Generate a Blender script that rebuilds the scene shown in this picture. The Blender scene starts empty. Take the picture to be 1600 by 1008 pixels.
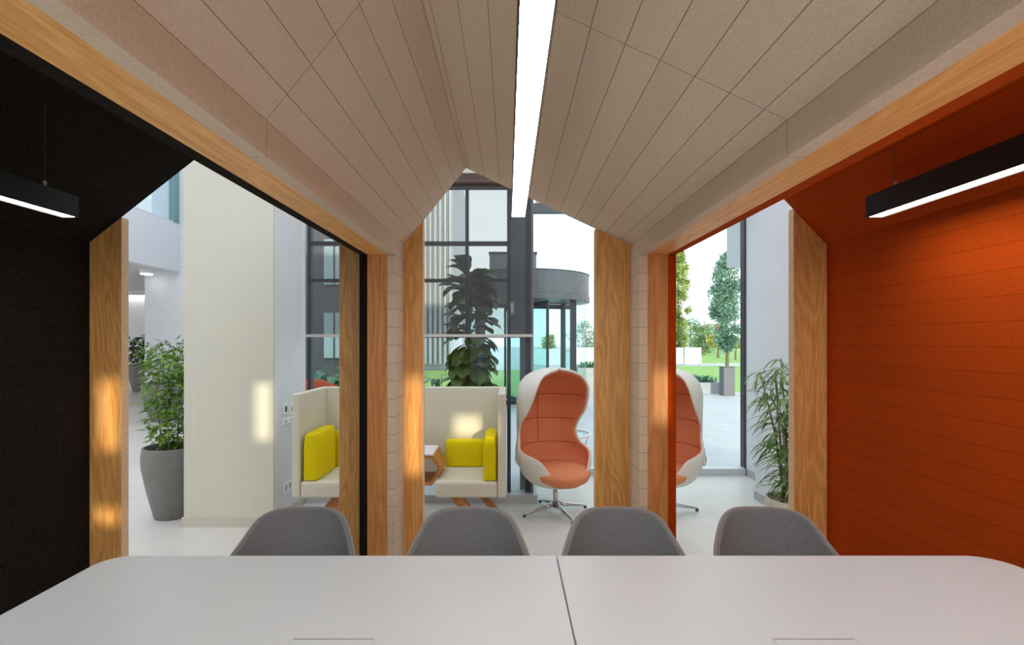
import bpy, bmesh, math, random
from mathutils import Vector, Matrix
random.seed(7)
D = bpy.data
SC = bpy.context.scene
COL = SC.collection
PI = math.pi
F, CX, CY, H = 800.0, 796.0, 532.0, 1.5          # focal length in pixels, vanishing point, eye height
def PX(px, d): return (px - CX) * d / F
def PZ(py, d): return H - (py - CY) * d / F

# ------------------------------------------------------------------ materials
def new_mat(name):
    m = D.materials.new(name); m.use_nodes = True
    nt = m.node_tree
    return m, nt, nt.nodes['Principled BSDF']
def lin(c):
    return tuple(((v/12.92) if v <= .04045 else ((v+.055)/1.055)**2.4) for v in [x/255 for x in c])
def plain(name, rgb, rough=.6, metal=0, spec=.5, noise=0, nscale=40, bump=0, coat=0):
    m, nt, b = new_mat(name)
    c = lin(rgb)
    b.inputs['Base Color'].default_value = (*c, 1)
    b.inputs['Roughness'].default_value = rough
    b.inputs['Metallic'].default_value = metal
    b.inputs['Specular IOR Level'].default_value = spec
    if noise or bump:
        tc = nt.nodes.new('ShaderNodeTexCoord')
        n = nt.nodes.new('ShaderNodeTexNoise'); n.inputs['Scale'].default_value = nscale; n.inputs['Detail'].default_value = 4
        nt.links.new(tc.outputs['Object'], n.inputs['Vector'])
        if noise:
            mx = nt.nodes.new('ShaderNodeMix'); mx.data_type = 'RGBA'
            mx.inputs[6].default_value = (*[max(0, v*(1-noise)) for v in c], 1)
            mx.inputs[7].default_value = (*[min(1, v*(1+noise)) for v in c], 1)
            rp = nt.nodes.new('ShaderNodeMapRange'); rp.inputs[1].default_value = .3; rp.inputs[2].default_value = .7
            nt.links.new(n.outputs['Fac'], rp.inputs[0]); nt.links.new(rp.outputs[0], mx.inputs[0])
            nt.links.new(mx.outputs[2], b.inputs['Base Color'])
        if bump:
            bp = nt.nodes.new('ShaderNodeBump'); bp.inputs['Strength'].default_value = bump; bp.inputs['Distance'].default_value = .002
            nt.links.new(n.outputs['Fac'], bp.inputs['Height']); nt.links.new(bp.outputs[0], b.inputs['Normal'])
    return m
def felt_planks(name, rgb, seam=.25, row=.0975, speck=.12, length=1.7, grain=160):
    """pressed felt boards: UV in metres, u along the board, v across; butt joints where u is a multiple of the length"""
    m, nt, b = new_mat(name)
    c = lin(rgb)
    b.inputs['Roughness'].default_value = .95; b.inputs['Specular IOR Level'].default_value = .15
    uv = nt.nodes.new('ShaderNodeUVMap')
    br = nt.nodes.new('ShaderNodeTexBrick')
    br.offset = 0; br.squash = 1
    for k, v in (('Scale', 1), ('Mortar Size', .0013), ('Mortar Smooth', .3), ('Bias', 0), ('Brick Width', length), ('Row Height', row)):
        br.inputs[k].default_value = v
    br.inputs['Color1'].default_value = (.97, .97, .97, 1); br.inputs['Color2'].default_value = (1.03, 1.03, 1.03, 1)
    br.inputs['Mortar'].default_value = (seam, seam*.9, seam*.85, 1)
    nt.links.new(uv.outputs[0], br.inputs['Vector'])
    tc = nt.nodes.new('ShaderNodeTexCoord')
    n = nt.nodes.new('ShaderNodeTexNoise'); n.inputs['Scale'].default_value = grain; n.inputs['Detail'].default_value = 5; n.inputs['Roughness'].default_value = .7
    nt.links.new(tc.outputs['Object'], n.inputs['Vector'])
    rp = nt.nodes.new('ShaderNodeMapRange'); rp.inputs[1].default_value = .32; rp.inputs[2].default_value = .68
    rp.inputs[3].default_value = 1 - speck; rp.inputs[4].default_value = 1 + speck
    nt.links.new(n.outputs['Fac'], rp.inputs[0])
    m1 = nt.nodes.new('ShaderNodeMix'); m1.data_type = 'RGBA'; m1.blend_type = 'MULTIPLY'; m1.inputs[0].default_value = 1
    m1.inputs[6].default_value = (*c, 1); nt.links.new(br.outputs['Color'], m1.inputs[7])
    m2 = nt.nodes.new('ShaderNodeVectorMath'); m2.operation = 'SCALE'
    nt.links.new(m1.outputs[2], m2.inputs[0]); nt.links.new(rp.outputs[0], m2.inputs['Scale'])
    nt.links.new(m2.outputs[0], b.inputs['Base Color'])
    ad = nt.nodes.new('ShaderNodeMath'); ad.operation = 'MULTIPLY_ADD'; ad.inputs[1].default_value = -1.5
    nt.links.new(br.outputs['Fac'], ad.inputs[0]); nt.links.new(n.outputs['Fac'], ad.inputs[2])
    bp = nt.nodes.new('ShaderNodeBump'); bp.inputs['Strength'].default_value = .5; bp.inputs['Distance'].default_value = .003
    nt.links.new(ad.outputs[0], bp.inputs['Height']); nt.links.new(bp.outputs[0], b.inputs['Normal'])
    return m
def wood(name, dark, light, axis='Z', rough=.45, ring=1.0):
    """lengthwise grain along an object axis, with cathedral figure"""
    m, nt, b = new_mat(name)
    b.inputs['Roughness'].default_value = rough; b.inputs['Specular IOR Level'].default_value = .35
    tc = nt.nodes.new('ShaderNodeTexCoord')
    def mp(s_across, s_along):
        k = nt.nodes.new('ShaderNodeMapping')
        k.inputs['Scale'].default_value = {'Z': (s_across, s_across, s_along), 'Y': (s_across, s_along, s_across), 'X': (s_along, s_across, s_across)}[axis]
        nt.links.new(tc.outputs['Object'], k.inputs[0]); return k
    n1 = nt.nodes.new('ShaderNodeTexNoise'); n1.inputs['Scale'].default_value = 1; n1.inputs['Detail'].default_value = 6; n1.inputs['Roughness'].default_value = .6
    nt.links.new(mp(110, 3.0).outputs[0], n1.inputs['Vector'])
    n2 = nt.nodes.new('ShaderNodeTexNoise'); n2.inputs['Scale'].default_value = 1; n2.inputs['Detail'].default_value = 2; n2.inputs['Distortion'].default_value = .4
    nt.links.new(mp(7, 1.1).outputs[0], n2.inputs['Vector'])
    mu = nt.nodes.new('ShaderNodeMath'); mu.operation = 'MULTIPLY'; mu.inputs[1].default_value = 11*ring
    nt.links.new(n2.outputs['Fac'], mu.inputs[0])
    fr = nt.nodes.new('ShaderNodeMath'); fr.operation = 'PINGPONG'; fr.inputs[1].default_value = .5
    nt.links.new(mu.outputs[0], fr.inputs[0])
    ad = nt.nodes.new('ShaderNodeMath'); ad.operation = 'MULTIPLY_ADD'; ad.inputs[1].default_value = .55
    nt.links.new(fr.outputs[0], ad.inputs[0]); nt.links.new(n1.outputs['Fac'], ad.inputs[2])
    rp = nt.nodes.new('ShaderNodeMapRange'); rp.inputs[1].default_value = .35; rp.inputs[2].default_value = .95
    nt.links.new(ad.outputs[0], rp.inputs[0])
    mx = nt.nodes.new('ShaderNodeMix'); mx.data_type = 'RGBA'
    mx.inputs[6].default_value = (*lin(dark), 1); mx.inputs[7].default_value = (*lin(light), 1)
    nt.links.new(rp.outputs[0], mx.inputs[0]); nt.links.new(mx.outputs[2], b.inputs['Base Color'])
    bp = nt.nodes.new('ShaderNodeBump'); bp.inputs['Strength'].default_value = .12; bp.inputs['Distance'].default_value = .001
    nt.links.new(n1.outputs['Fac'], bp.inputs['Height']); nt.links.new(bp.outputs[0], b.inputs['Normal'])
    return m
def glass(name, tint=(.93, .97, .97), refl=.7):
    m, nt, b = new_mat(name); nt.nodes.remove(b)
    t = nt.nodes.new('ShaderNodeBsdfTransparent'); t.inputs[0].default_value = (*tint, 1)
    g = nt.nodes.new('ShaderNodeBsdfGlossy'); g.inputs['Roughness'].default_value = .02
    f = nt.nodes.new('ShaderNodeLayerWeight'); f.inputs['Blend'].default_value = .5
    p5 = nt.nodes.new('ShaderNodeMath'); p5.operation = 'POWER'; p5.inputs[1].default_value = 5
    k = nt.nodes.new('ShaderNodeMath'); k.operation = 'MULTIPLY_ADD'; k.inputs[1].default_value = .8*refl; k.inputs[2].default_value = .035*refl
    mx = nt.nodes.new('ShaderNodeMixShader')
    nt.links.new(f.outputs['Facing'], p5.inputs[0]); nt.links.new(p5.outputs[0], k.inputs[0]); nt.links.new(k.outputs[0], mx.inputs[0])
    nt.links.new(t.outputs[0], mx.inputs[1]); nt.links.new(g.outputs[0], mx.inputs[2])
    nt.links.new(mx.outputs[0], nt.nodes['Material Output'].inputs[0])
    return m
def screen(name, rgb, opacity):
    m, nt, b = new_mat(name); nt.nodes.remove(b)
    t = nt.nodes.new('ShaderNodeBsdfTransparent')
    d = nt.nodes.new('ShaderNodeBsdfDiffuse'); d.inputs[0].default_value = (*lin(rgb), 1)
    mx = nt.nodes.new('ShaderNodeMixShader'); mx.inputs[0].default_value = opacity
    nt.links.new(t.outputs[0], mx.inputs[1]); nt.links.new(d.outputs[0], mx.inputs[2])
    nt.links.new(mx.outputs[0], nt.nodes['Material Output'].inputs[0])
    return m
def emit(name, rgb, s):
    m, nt, b = new_mat(name)
    b.inputs['Base Color'].default_value = (.8, .8, .8, 1)
    b.inputs['Emission Color'].default_value = (*rgb, 1); b.inputs['Emission Strength'].default_value = s
    return m
def leafy(name, a, bcol, scale=9, rough=.45, trans=.25):
    m, nt, b = new_mat(name)
    tc = nt.nodes.new('ShaderNodeTexCoord')
    n = nt.nodes.new('ShaderNodeTexNoise'); n.inputs['Scale'].default_value = scale; n.inputs['Detail'].default_value = 3
    nt.links.new(tc.outputs['Object'], n.inputs['Vector'])
    rp = nt.nodes.new('ShaderNodeMapRange'); rp.inputs[1].default_value = .35; rp.inputs[2].default_value = .65
    nt.links.new(n.outputs['Fac'], rp.inputs[0])
    mx = nt.nodes.new('ShaderNodeMix'); mx.data_type = 'RGBA'
    mx.inputs[6].default_value = (*lin(a), 1); mx.inputs[7].default_value = (*lin(bcol), 1)
    nt.links.new(rp.outputs[0], mx.inputs[0]); nt.links.new(mx.outputs[2], b.inputs['Base Color'])
    b.inputs['Roughness'].default_value = rough
    tr = nt.nodes.new('ShaderNodeBsdfTranslucent'); nt.links.new(mx.outputs[2], tr.inputs[0])
    ms = nt.nodes.new('ShaderNodeMixShader'); ms.inputs[0].default_value = trans
    nt.links.new(b.outputs[0], ms.inputs[1]); nt.links.new(tr.outputs[0], ms.inputs[2])
    nt.links.new(ms.outputs[0], nt.nodes['Material Output'].inputs[0])
    return m
def tiles(name, rgb, w, h, grout=.85, rough=.4, mortar=.004, var=.03):
    m, nt, b = new_mat(name)
    c = lin(rgb)
    tc = nt.nodes.new('ShaderNodeTexCoord')
    br = nt.nodes.new('ShaderNodeTexBrick'); br.offset = .5
    for k, v in (('Scale', 1), ('Mortar Size', mortar), ('Brick Width', w), ('Row Height', h)):
        br.inputs[k].default_value = v
    br.inputs['Color1'].default_value = (*[v*(1-var) for v in c], 1); br.inputs['Color2'].default_value = (*[min(1, v*(1+var)) for v in c], 1)
    br.inputs['Mortar'].default_value = (*[v*grout for v in c], 1)
    nt.links.new(tc.outputs['Object'], br.inputs['Vector'])
    n = nt.nodes.new('ShaderNodeTexNoise'); n.inputs['Scale'].default_value = 6; n.inputs['Detail'].default_value = 5
    nt.links.new(tc.outputs['Object'], n.inputs['Vector'])
    rp = nt.nodes.new('ShaderNodeMapRange'); rp.inputs[3].default_value = .93; rp.inputs[4].default_value = 1.07
    nt.links.new(n.outputs['Fac'], rp.inputs[0])
    sc = nt.nodes.new('ShaderNodeVectorMath'); sc.operation = 'SCALE'
    nt.links.new(br.outputs['Color'], sc.inputs[0]); nt.links.new(rp.outputs[0], sc.inputs['Scale'])
    nt.links.new(sc.outputs[0], b.inputs['Base Color'])
    b.inputs['Roughness'].default_value = rough
    return m

M = {}
M['felt_grey'] = felt_planks('felt_grey', (218, 200, 176), seam=.42, speck=.10)
M['felt_grey_plain'] = plain('felt_grey_plain', (206, 197, 189), .95, spec=.15, noise=.1, nscale=160, bump=.4)
M['felt_black'] = felt_planks('felt_black', (31, 25, 22), seam=.15, speck=.75, grain=95)
M['felt_orange'] = felt_planks('felt_orange', (172, 64, 3), seam=.5, speck=.16)
M['oak_beam'] = wood('oak_beam', (222, 154, 80), (252, 202, 130), 'Y')
M['oak_post'] = wood('oak_post', (184, 116, 58), (222, 160, 96), 'Z', ring=.8)
M['plywood'] = wood('plywood', (200, 136, 68), (242, 188, 116), 'Z', rough=.35)
M['ply_edge'] = plain('ply_edge', (226, 190, 150), .6, noise=.1, nscale=60)
M['oak_small'] = wood('oak_small', (150, 92, 48), (206, 146, 90), 'X')
M['floor'] = tiles('floor', (214, 211, 205), 1.2, .6, .94, .38, .003)
M['table'] = plain('table', (212, 219, 227), .34, spec=.45, noise=.01, nscale=3)
M['table_edge'] = plain('table_edge', (150, 150, 150), .5)
M['seam'] = plain('seam', (70, 68, 66), .8)
M['chair_fabric'] = plain('chair_fabric', (124, 125, 129), .95, spec=.15, noise=.2, nscale=220, bump=.5)
M['piping'] = plain('piping', (140, 138, 138), .8)
M['chrome'] = plain('chrome', (205, 205, 208), .18, metal=1)
M['black'] = plain('black', (22, 20, 20), .5)
M['led'] = emit('led', (1, .95, .87), 14.5)
M['led_small'] = emit('led_small', (1, .97, .93), 3.5)
M['wire'] = plain('wire', (120, 115, 110), .4, metal=.8)
M['wall_white'] = plain('wall_white', (222, 224, 228), .7, noise=.015, nscale=5)
M['wall_cream'] = plain('wall_cream', (204, 203, 188), .7, noise=.015, nscale=5)
M['skirt'] = plain('skirt', (196, 190, 178), .6)
M['skirt_grey'] = plain('skirt_grey', (176, 176, 176), .5)
M['ceiling_grey'] = plain('ceiling_grey', (205, 206, 208), .8)
M['frame_dark'] = plain('frame_dark', (66, 66, 72), .45, metal=.3)
M['frame_brown'] = plain('frame_brown', (74, 52, 46), .5)
M['frame_silver'] = plain('frame_silver', (206, 210, 214), .45, metal=.1)
M['frame_teal'] = plain('frame_teal', (120, 150, 154), .4)
M['column_grey'] = plain('column_grey', (122, 127, 134), .6, noise=.06, nscale=6)
M['glass'] = glass('glass', (.92, .97, .97), .6)
M['glass_teal'] = glass('glass_teal', (.80, .93, .93), .8)
M['glass_balustrade'] = glass('glass_balustrade', (.88, .95, .97), 1)
M['blind'] = screen('blind', (96, 96, 98), .33)
M['blind_bar'] = plain('blind_bar', (196, 194, 186), .5)
M['sofa_fabric'] = plain('sofa_fabric', (214, 211, 194), .9, spec=.2, noise=.05, nscale=120, bump=.3)
M['yellow'] = plain('yellow', (226, 208, 8), .85, spec=.2, noise=.05, nscale=150, bump=.3)
M['shell_white'] = plain('shell_white', (226, 224, 214), .7, noise=.03, nscale=90, bump=.1)
M['salmon'] = plain('salmon', (224, 144, 104), .9, spec=.2, noise=.1, nscale=160, bump=.4)
M['salmon_dark'] = plain('salmon_dark', (190, 92, 50), .9, spec=.2, noise=.1, nscale=160, bump=.4)
M['red_orange'] = plain('red_orange', (230, 96, 66), .8)
M['pot_grey'] = plain('pot_grey', (120, 119, 115), .75, noise=.08, nscale=14, bump=.15)
M['pot_stone'] = plain('pot_stone', (205, 198, 184), .8, noise=.08, nscale=20, bump=.2)
M['soil'] = plain('soil', (62, 54, 44), .95, noise=.5, nscale=60, bump=1)
M['pebbles'] = plain('pebbles', (150, 142, 118), .9, noise=.5, nscale=70, bump=1)
M['stem'] = plain('stem', (124, 122, 80), .8, noise=.2, nscale=30)
M['bark'] = plain('bark', (120, 104, 88), .9, noise=.25, nscale=20)
M['leaf_fresh'] = leafy('leaf_fresh', (70, 112, 40), (138, 176, 72))
M['leaf_dark'] = leafy('leaf_dark', (32, 62, 40), (66, 96, 54))
M['leaf_lance'] = leafy('leaf_lance', (84, 120, 66), (150, 178, 112))
M['leaf_fig'] = leafy('leaf_fig', (62, 90, 40), (122, 142, 66), scale=5, rough=.35)
M['leaf_teal'] = leafy('leaf_teal', (50, 110, 84), (90, 150, 110))
M['tree_lime'] = leafy('tree_lime', (164, 186, 92), (214, 224, 138), scale=.9)
M['tree_teal'] = leafy('tree_teal', (124, 168, 154), (178, 210, 192), scale=.9)
M['tree_yellow'] = leafy('tree_yellow', (200, 200, 104), (232, 222, 130), scale=.9)
M['tree_green'] = leafy('tree_green', (116, 154, 108), (168, 196, 136), scale=.9)
M['grass'] = plain('grass', (140, 178, 96), .9, noise=.2, nscale=3)
M['paving'] = tiles('paving', (186, 190, 194), .9, .45, .86, .55, .012, .04)
M['concrete'] = plain('concrete', (168, 172, 178), .8, noise=.08, nscale=5)
M['panel_white'] = plain('panel_white', (240, 242, 244), .6)
M['panel_pale'] = plain('panel_pale', (188, 206, 214), .6)
M['bin_grey'] = plain('bin_grey', (106, 106, 114), .6)
M['drum_metal'] = plain('drum_metal', (98, 99, 102), .38, metal=.5, noise=.15, nscale=2)
M['facade_fin'] = plain('facade_fin', (220, 223, 228), .6)
M['facade_back'] = plain('facade_back', (200, 205, 216), .6)
M['roof_red'] = plain('roof_red', (196, 120, 104), .8)
M['plastic_white'] = plain('plastic_white', (236, 238, 240), .4)
M['plastic_dark'] = plain('plastic_dark', (50, 50, 54), .4)

# ------------------------------------------------------------------ mesh helpers
class MB:
    def __init__(s): s.bm = bmesh.new(); s.uv = s.bm.loops.layers.uv.new('UVMap')
    def box(s, x0, x1, y0, y1, z0, z1, bev=0, seg=2):
        vs = [s.bm.verts.new((x, y, z)) for x in (x0, x1) for y in (y0, y1) for z in (z0, z1)]
        fs = [s.bm.faces.new([vs[i] for i in q]) for q in ((0,1,3,2), (4,6,7,5), (0,4,5,1), (2,3,7,6), (0,2,6,4), (1,5,7,3))]
        if bev:
            ed = {e for f in fs for e in f.edges}
            bmesh.ops.bevel(s.bm, geom=list(ed), offset=bev, segments=seg, affect='EDGES', profile=.5)
        return s
    def prism(s, pts, axis, a, b):
        """polygon of 2-D points extruded between a and b along an axis"""
        def P(p, t): return {'Y': (p[0], t, p[1]), 'Z': (p[0], p[1], t), 'X': (t, p[0], p[1])}[axis]
        A = [s.bm.verts.new(P(p, a)) for p in pts]; B = [s.bm.verts.new(P(p, b)) for p in pts]
        n = len(pts)
        s.bm.faces.new(A); s.bm.faces.new(B[::-1])
        for i in range(n):
            s.bm.faces.new([A[i], B[i], B[(i+1) % n], A[(i+1) % n]])
        return s
    def tube(s, pts, r, seg=8, cap=True):
        pts = [Vector(p) for p in pts]
        rs = r if isinstance(r, (list, tuple)) else [r]*len(pts)
        rings = []
        ref = Vector((.31, .17, .93))
        for i, p in enumerate(pts):
            t = (pts[min(i+1, len(pts)-1)] - pts[max(i-1, 0)]).normalized()
            u = t.cross(ref)
            if u.length < .05: u = t.cross(Vector((1, 0, 0)))
            u.normalize(); v = t.cross(u)
            rings.append([s.bm.verts.new(p + (u*math.cos(2*PI*k/seg) + v*math.sin(2*PI*k/seg))*rs[i]) for k in range(seg)])
        for a, b in zip(rings, rings[1:]):
            for k in range(seg): s.bm.faces.new([a[k], a[(k+1) % seg], b[(k+1) % seg], b[k]])
        if cap: s.bm.faces.new(rings[0][::-1]); s.bm.faces.new(rings[-1])
        return s
    def lathe(s, prof, c=(0, 0, 0), seg=40):
        rings = []
        for r, z in prof:
            if r < 1e-5: rings.append([s.bm.verts.new((c[0], c[1], c[2]+z))])
            else: rings.append([s.bm.verts.new((c[0]+r*math.cos(2*PI*k/seg), c[1]+r*math.sin(2*PI*k/seg), c[2]+z)) for k in range(seg)])
        for a, b in zip(rings, rings[1:]):
            if len(a) == 1 and len(b) == 1: continue
            for k in range(seg):
                k2 = (k+1) % seg
                if len(a) == 1: s.bm.faces.new([a[0], b[k2], b[k]])
                elif len(b) == 1: s.bm.faces.new([a[k], a[k2], b[0]])
                else: s.bm.faces.new([a[k], a[k2], b[k2], b[k]])
        return s
    def grid(s, P, closed_u=False):
        V = [[s.bm.verts.new(p) for p in row] for row in P]
        for a, b in zip(V, V[1:]):
            n = len(a)
            for k in range(n if closed_u else n-1):
                s.bm.faces.new([a[k], a[(k+1) % n], b[(k+1) % n], b[k]])
        return s
    def leaf(s, base, d, L, W, droop=.3, fold=.25, n=3, shape=None):
        """a curved leaf blade folded along its midrib"""
        d = Vector(d).normalized(); up = Vector((0, 0, 1))
        side = d.cross(up)
        if side.length < .05: side = Vector((1, 0, 0))
        side.normalize(); nrm = side.cross(d)
        prev = None; p = Vector(base); dirv = d.copy()
        prof = shape or [0.0, .8, 1.0, .55, 0.0]
        m = len(prof)
        for i in range(m):
            w = W*prof[i]*.5
            c = s.bm.verts.new(p)
            l = s.bm.verts.new(p - side*w + nrm*w*fold) if w > 1e-6 else c
            r = s.bm.verts.new(p + side*w + nrm*w*fold) if w > 1e-6 else c
            if prev:
                pc, pl, pr = prev
                for q in ([pc, c, l, pl], [pc, pr, r, c]):
                    u = []
                    for x in q:
                        if x not in u: u.append(x)
                    if len(u) >= 3: s.bm.faces.new(u)
            prev = (c, l, r)
            dirv = (dirv - up*droop/(m-1)).normalized()
            nrm = side.cross(dirv)
            p = p + dirv*(L/(m-1))
        return s
    def auto_uv(s, off=(0, 1.3, 0)):
        """UV in metres: u runs along Y (or X on end faces), v up the face"""
        s.bm.normal_update()
        for f in s.bm.faces:
            n = f.normal
            for l in f.loops:
                x, y, z = l.vert.co
                if abs(n.y) > .7: l[s.uv].uv = (.5, z-1.962)
                elif abs(n.x) > .7: l[s.uv].uv = (y-off[1], z-1.962)
                else: l[s.uv].uv = (y-off[1], .05)
        return s
    def build(s, name, mat, parent=None, smooth=False, normals=True):
        if normals: bmesh.ops.recalc_face_normals(s.bm, faces=s.bm.faces[:])
        me = D.meshes.new(name); s.bm.to_mesh(me); s.bm.free()
        for mm in (mat if isinstance(mat, (list, tuple)) else [mat]): me.materials.append(mm)
        if smooth:
            for p in me.polygons: p.use_smooth = True
        o = D.objects.new(name, me); COL.objects.link(o)
        if parent is not None: o.parent = parent
        return o
def tag(o, label, cat, group=None, kind=None):
    o['label'] = label; o['category'] = cat
    if group: o['group'] = group
    if kind: o['kind'] = kind
    return o
def thing(name, label, cat, loc=(0, 0, 0), rz=0, group=None):
    o = D.objects.new(name, None); COL.objects.link(o); o.empty_display_size = .1
    o.location = loc; o.rotation_euler = (0, 0, rz)
    return tag(o, label, cat, group)
def struct(o, label, cat=None):
    o['kind'] = 'structure'; o['label'] = label
    o['category'] = cat or o.name.split('_')[0]
    return o
def mod(o, t, **k):
    m = o.modifiers.new(t.title(), t)
    for a, b in k.items(): setattr(m, a, b)
    return o
def copy_tree(o, parent=None):
    c = o.copy(); COL.objects.link(c)
    if parent is not None: c.parent = parent
    for ch in list(o.children): copy_tree(ch, c)
    return c
def smooth_lerp(keys, t):
    """Catmull-Rom through rows of numbers, t in 0..len-1"""
    n = len(keys); i = min(int(t), n-2); f = t-i
    a, b, c, d = (keys[max(0, min(n-1, j))] for j in (i-1, i, i+1, i+2))
    return [.5*(2*q + (r-p)*f + (2*p-5*q+4*r-w)*f*f + (3*q-p-3*r+w)*f**3) for p, q, r, w in zip(a, b, c, d)]

# ------------------------------------------------------------------ the felt pavilion (three small gabled houses)
Y0, YJ, YE = -1.0, 2.78, 3.0          # rear end, front of the jambs, open end
EAVE, HEAD = 2.06, 1.966
LG, LW, LB, LK = -.617, -.662, -.772, -.815       # left divider layers: grey felt, oak core, black felt
RG, RW, RB, RO = .705, .75, .86, .905             # right divider layers: grey felt, oak core, orange felt
def roof(name, pts, mat, label, t=.06):
    """folded ceiling of felt boards: inner skin with metre UVs, outer skin t away, closed ends"""
    mb = MB(); acc = .034
    inn = [(Vector((x, 0, z))) for x, z in pts]
    for si, (a, b) in enumerate(zip(inn, inn[1:])):
        acc = (.034, .286)[si]; L = (b-a).length; nrm = Vector((-(b-a).z, 0, (b-a).x)).normalized()
        if nrm.z < 0: nrm = -nrm
        q = [a, b, b + nrm*t, a + nrm*t]
        A = [mb.bm.verts.new((p.x, Y0, p.z)) for p in q]; B = [mb.bm.verts.new((p.x, YE, p.z)) for p in q]
        f = mb.bm.faces.new([A[0], A[1], B[1], B[0]])
        for l in f.loops:
            v = acc if l.vert in (A[0], B[0]) else acc + L
            l[mb.uv].uv = (l.vert.co.y - 1.3, v)
        for i in range(1, 4):
            g = mb.bm.faces.new([A[i], A[(i+1) % 4], B[(i+1) % 4], B[i]])
        for E in (A, B):
            g = mb.bm.faces.new(E)
            for l in g.loops: l[mb.uv].uv = (.5, .05)
    return struct(mb.build(name, mat), label, 'ceiling')
RIDGE_C, RIDGE_L, RIDGE_R = (-.255, 2.51), (-1.64, 2.72), (1.38, 2.57)
roof('ceiling', [(RG, EAVE), RIDGE_C, (LG, EAVE)], M['felt_grey'], 'beige grey felt board ceiling folded to an off-centre ridge above the table')
roof('ceiling_left', [(-2.46, 2.075), RIDGE_L, (LK, EAVE)], M['felt_black'], 'black felt gabled ceiling of the dark left bay')
roof('ceiling_right', [(1.86, EAVE), RIDGE_R, (RO, EAVE)], M['felt_orange'], 'orange felt gabled ceiling of the right bay')

def portal(name, x0, x1, mat, label, top=EAVE, cat='wall'):
    """one layer of a divider: header over the opening plus the stub walls at both ends"""
    pts = [(Y0, HEAD), (YJ, HEAD), (YJ, 0), (YE, 0), (YE, top), (Y0, top)]
    mb = MB(); mb.prism(pts, 'X', x0, x1); mb.auto_uv()
    return struct(mb.build(name, mat), label, cat)
portal('wall_divider_left_grey', LW, LG, M['felt_grey'], 'grey felt lining of the left divider facing the middle bay', EAVE+.03)
portal('trim_1', LB, LW, [M['oak_beam']], 'oak core of the left divider: header beam and post', EAVE+.08)
portal('wall_divider_left_black', LK, LB, M['felt_black'], 'black felt lining of the left divider facing the dark bay', EAVE+.03)
portal('wall_divider_right_grey', RG, RW, M['felt_grey'], 'grey felt lining of the right divider facing the middle bay', EAVE+.03)
portal('trim_2', RW, RB, [M['oak_beam']], 'oak core of the right divider: header beam and post', EAVE+.08)
portal('wall_divider_right_orange', RB, RO, M['felt_orange'], 'orange felt lining of the right divider facing the orange bay', EAVE+.03)
# upright grain on the posts
for nm in ('trim_1', 'trim_2'):
    me = D.objects[nm].data; me.materials.append(M['oak_post'])
    for p in me.polygons:
        zs = [me.vertices[v].co.z for v in p.vertices]
        if abs(p.normal.y) > .9 and min(zs) < .1: p.material_index = 1
mb = MB(); mb.box(-2.52, -2.46, Y0, YE, 0, 2.09); mb.auto_uv()
struct(mb.build('wall_left', M['felt_black']), 'black felt board side wall left of the table', 'wall')
mb = MB(); mb.box(1.86, 1.92, Y0, YE, 0, 2.07); mb.auto_uv()
struct(mb.build('wall_right', M['felt_orange']), 'orange felt board side wall right of the table', 'wall')

def end_board(name, xo, xi, zo, zi, label):
    s = 1 if xi > xo else -1
    o = MB().prism([(xo, 0), (xi - s*.004, 0), (xi - s*.004, zi), (xo, zo)], 'Y', YE, YE+.05).build(name, M['plywood'])
    struct(o, label, 'trim')
    e = MB().prism([(xi - s*.004, 0), (xi, 0), (xi, zi), (xi - s*.004, zi)], 'Y', YE, YE+.055).build('board_edge', M['ply_edge'], o)
    return o
end_board('trim_3', -2.46, -2.272, 2.075, 2.222, 'plywood end board beside the black felt wall')
end_board('trim_4', LK, -.9975, EAVE, 2.21, 'plywood end board at the right side of the dark bay')
end_board('trim_5', LG, -.506, EAVE, 2.197, 'narrow plywood end board left of the middle opening')
end_board('trim_6', RG, .5025, EAVE, 2.153, 'plywood end board right of the middle opening')
end_board('trim_7', 1.86, 1.665, EAVE, 2.272, 'plywood end board beside the orange felt wall')

# ------------------------------------------------------------------ conference table
TZ, TY1, TY0 = .74, 1.81, .35
TX0, TX1, TXS = -1.41, 1.715, .166
t = thing('conference_table', 'long pale grey conference table with rounded corners, split by a seam', 'table', (TXS, 1.08, 0))
def rounded(x0, x1, y0, y1, r0, r1):
    """outline with the left corners rounded by r0 and the right ones by r1"""
    pts = []
    for cx, cy, a0, r in ((x1-r1, y1-r1, 0, r1), (x0+r0, y1-r0, 90, r0), (x0+r0, y0+r0, 180, r0), (x1-r1, y0+r1, 270, r1)):
        for k in range(9 if r > .01 else 1):
            a = math.radians(a0 + k*90/8) if r > .01 else math.radians(a0+45)
            pts.append((cx + r*math.cos(a) - TXS, cy + r*math.sin(a) - 1.08))
    return pts
for x0, x1, r0, r1 in ((TX0, TXS-.0015, .085, .001), (TXS+.0015, TX1, .001, .11)):
    o = MB().prism(rounded(x0, x1, TY0, TY1, r0, r1), 'Z', TZ-.028, TZ).build('tabletop', M['table'], t)
    mod(o, 'BEVEL', width=.003, segments=2, limit_method='ANGLE')
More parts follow.
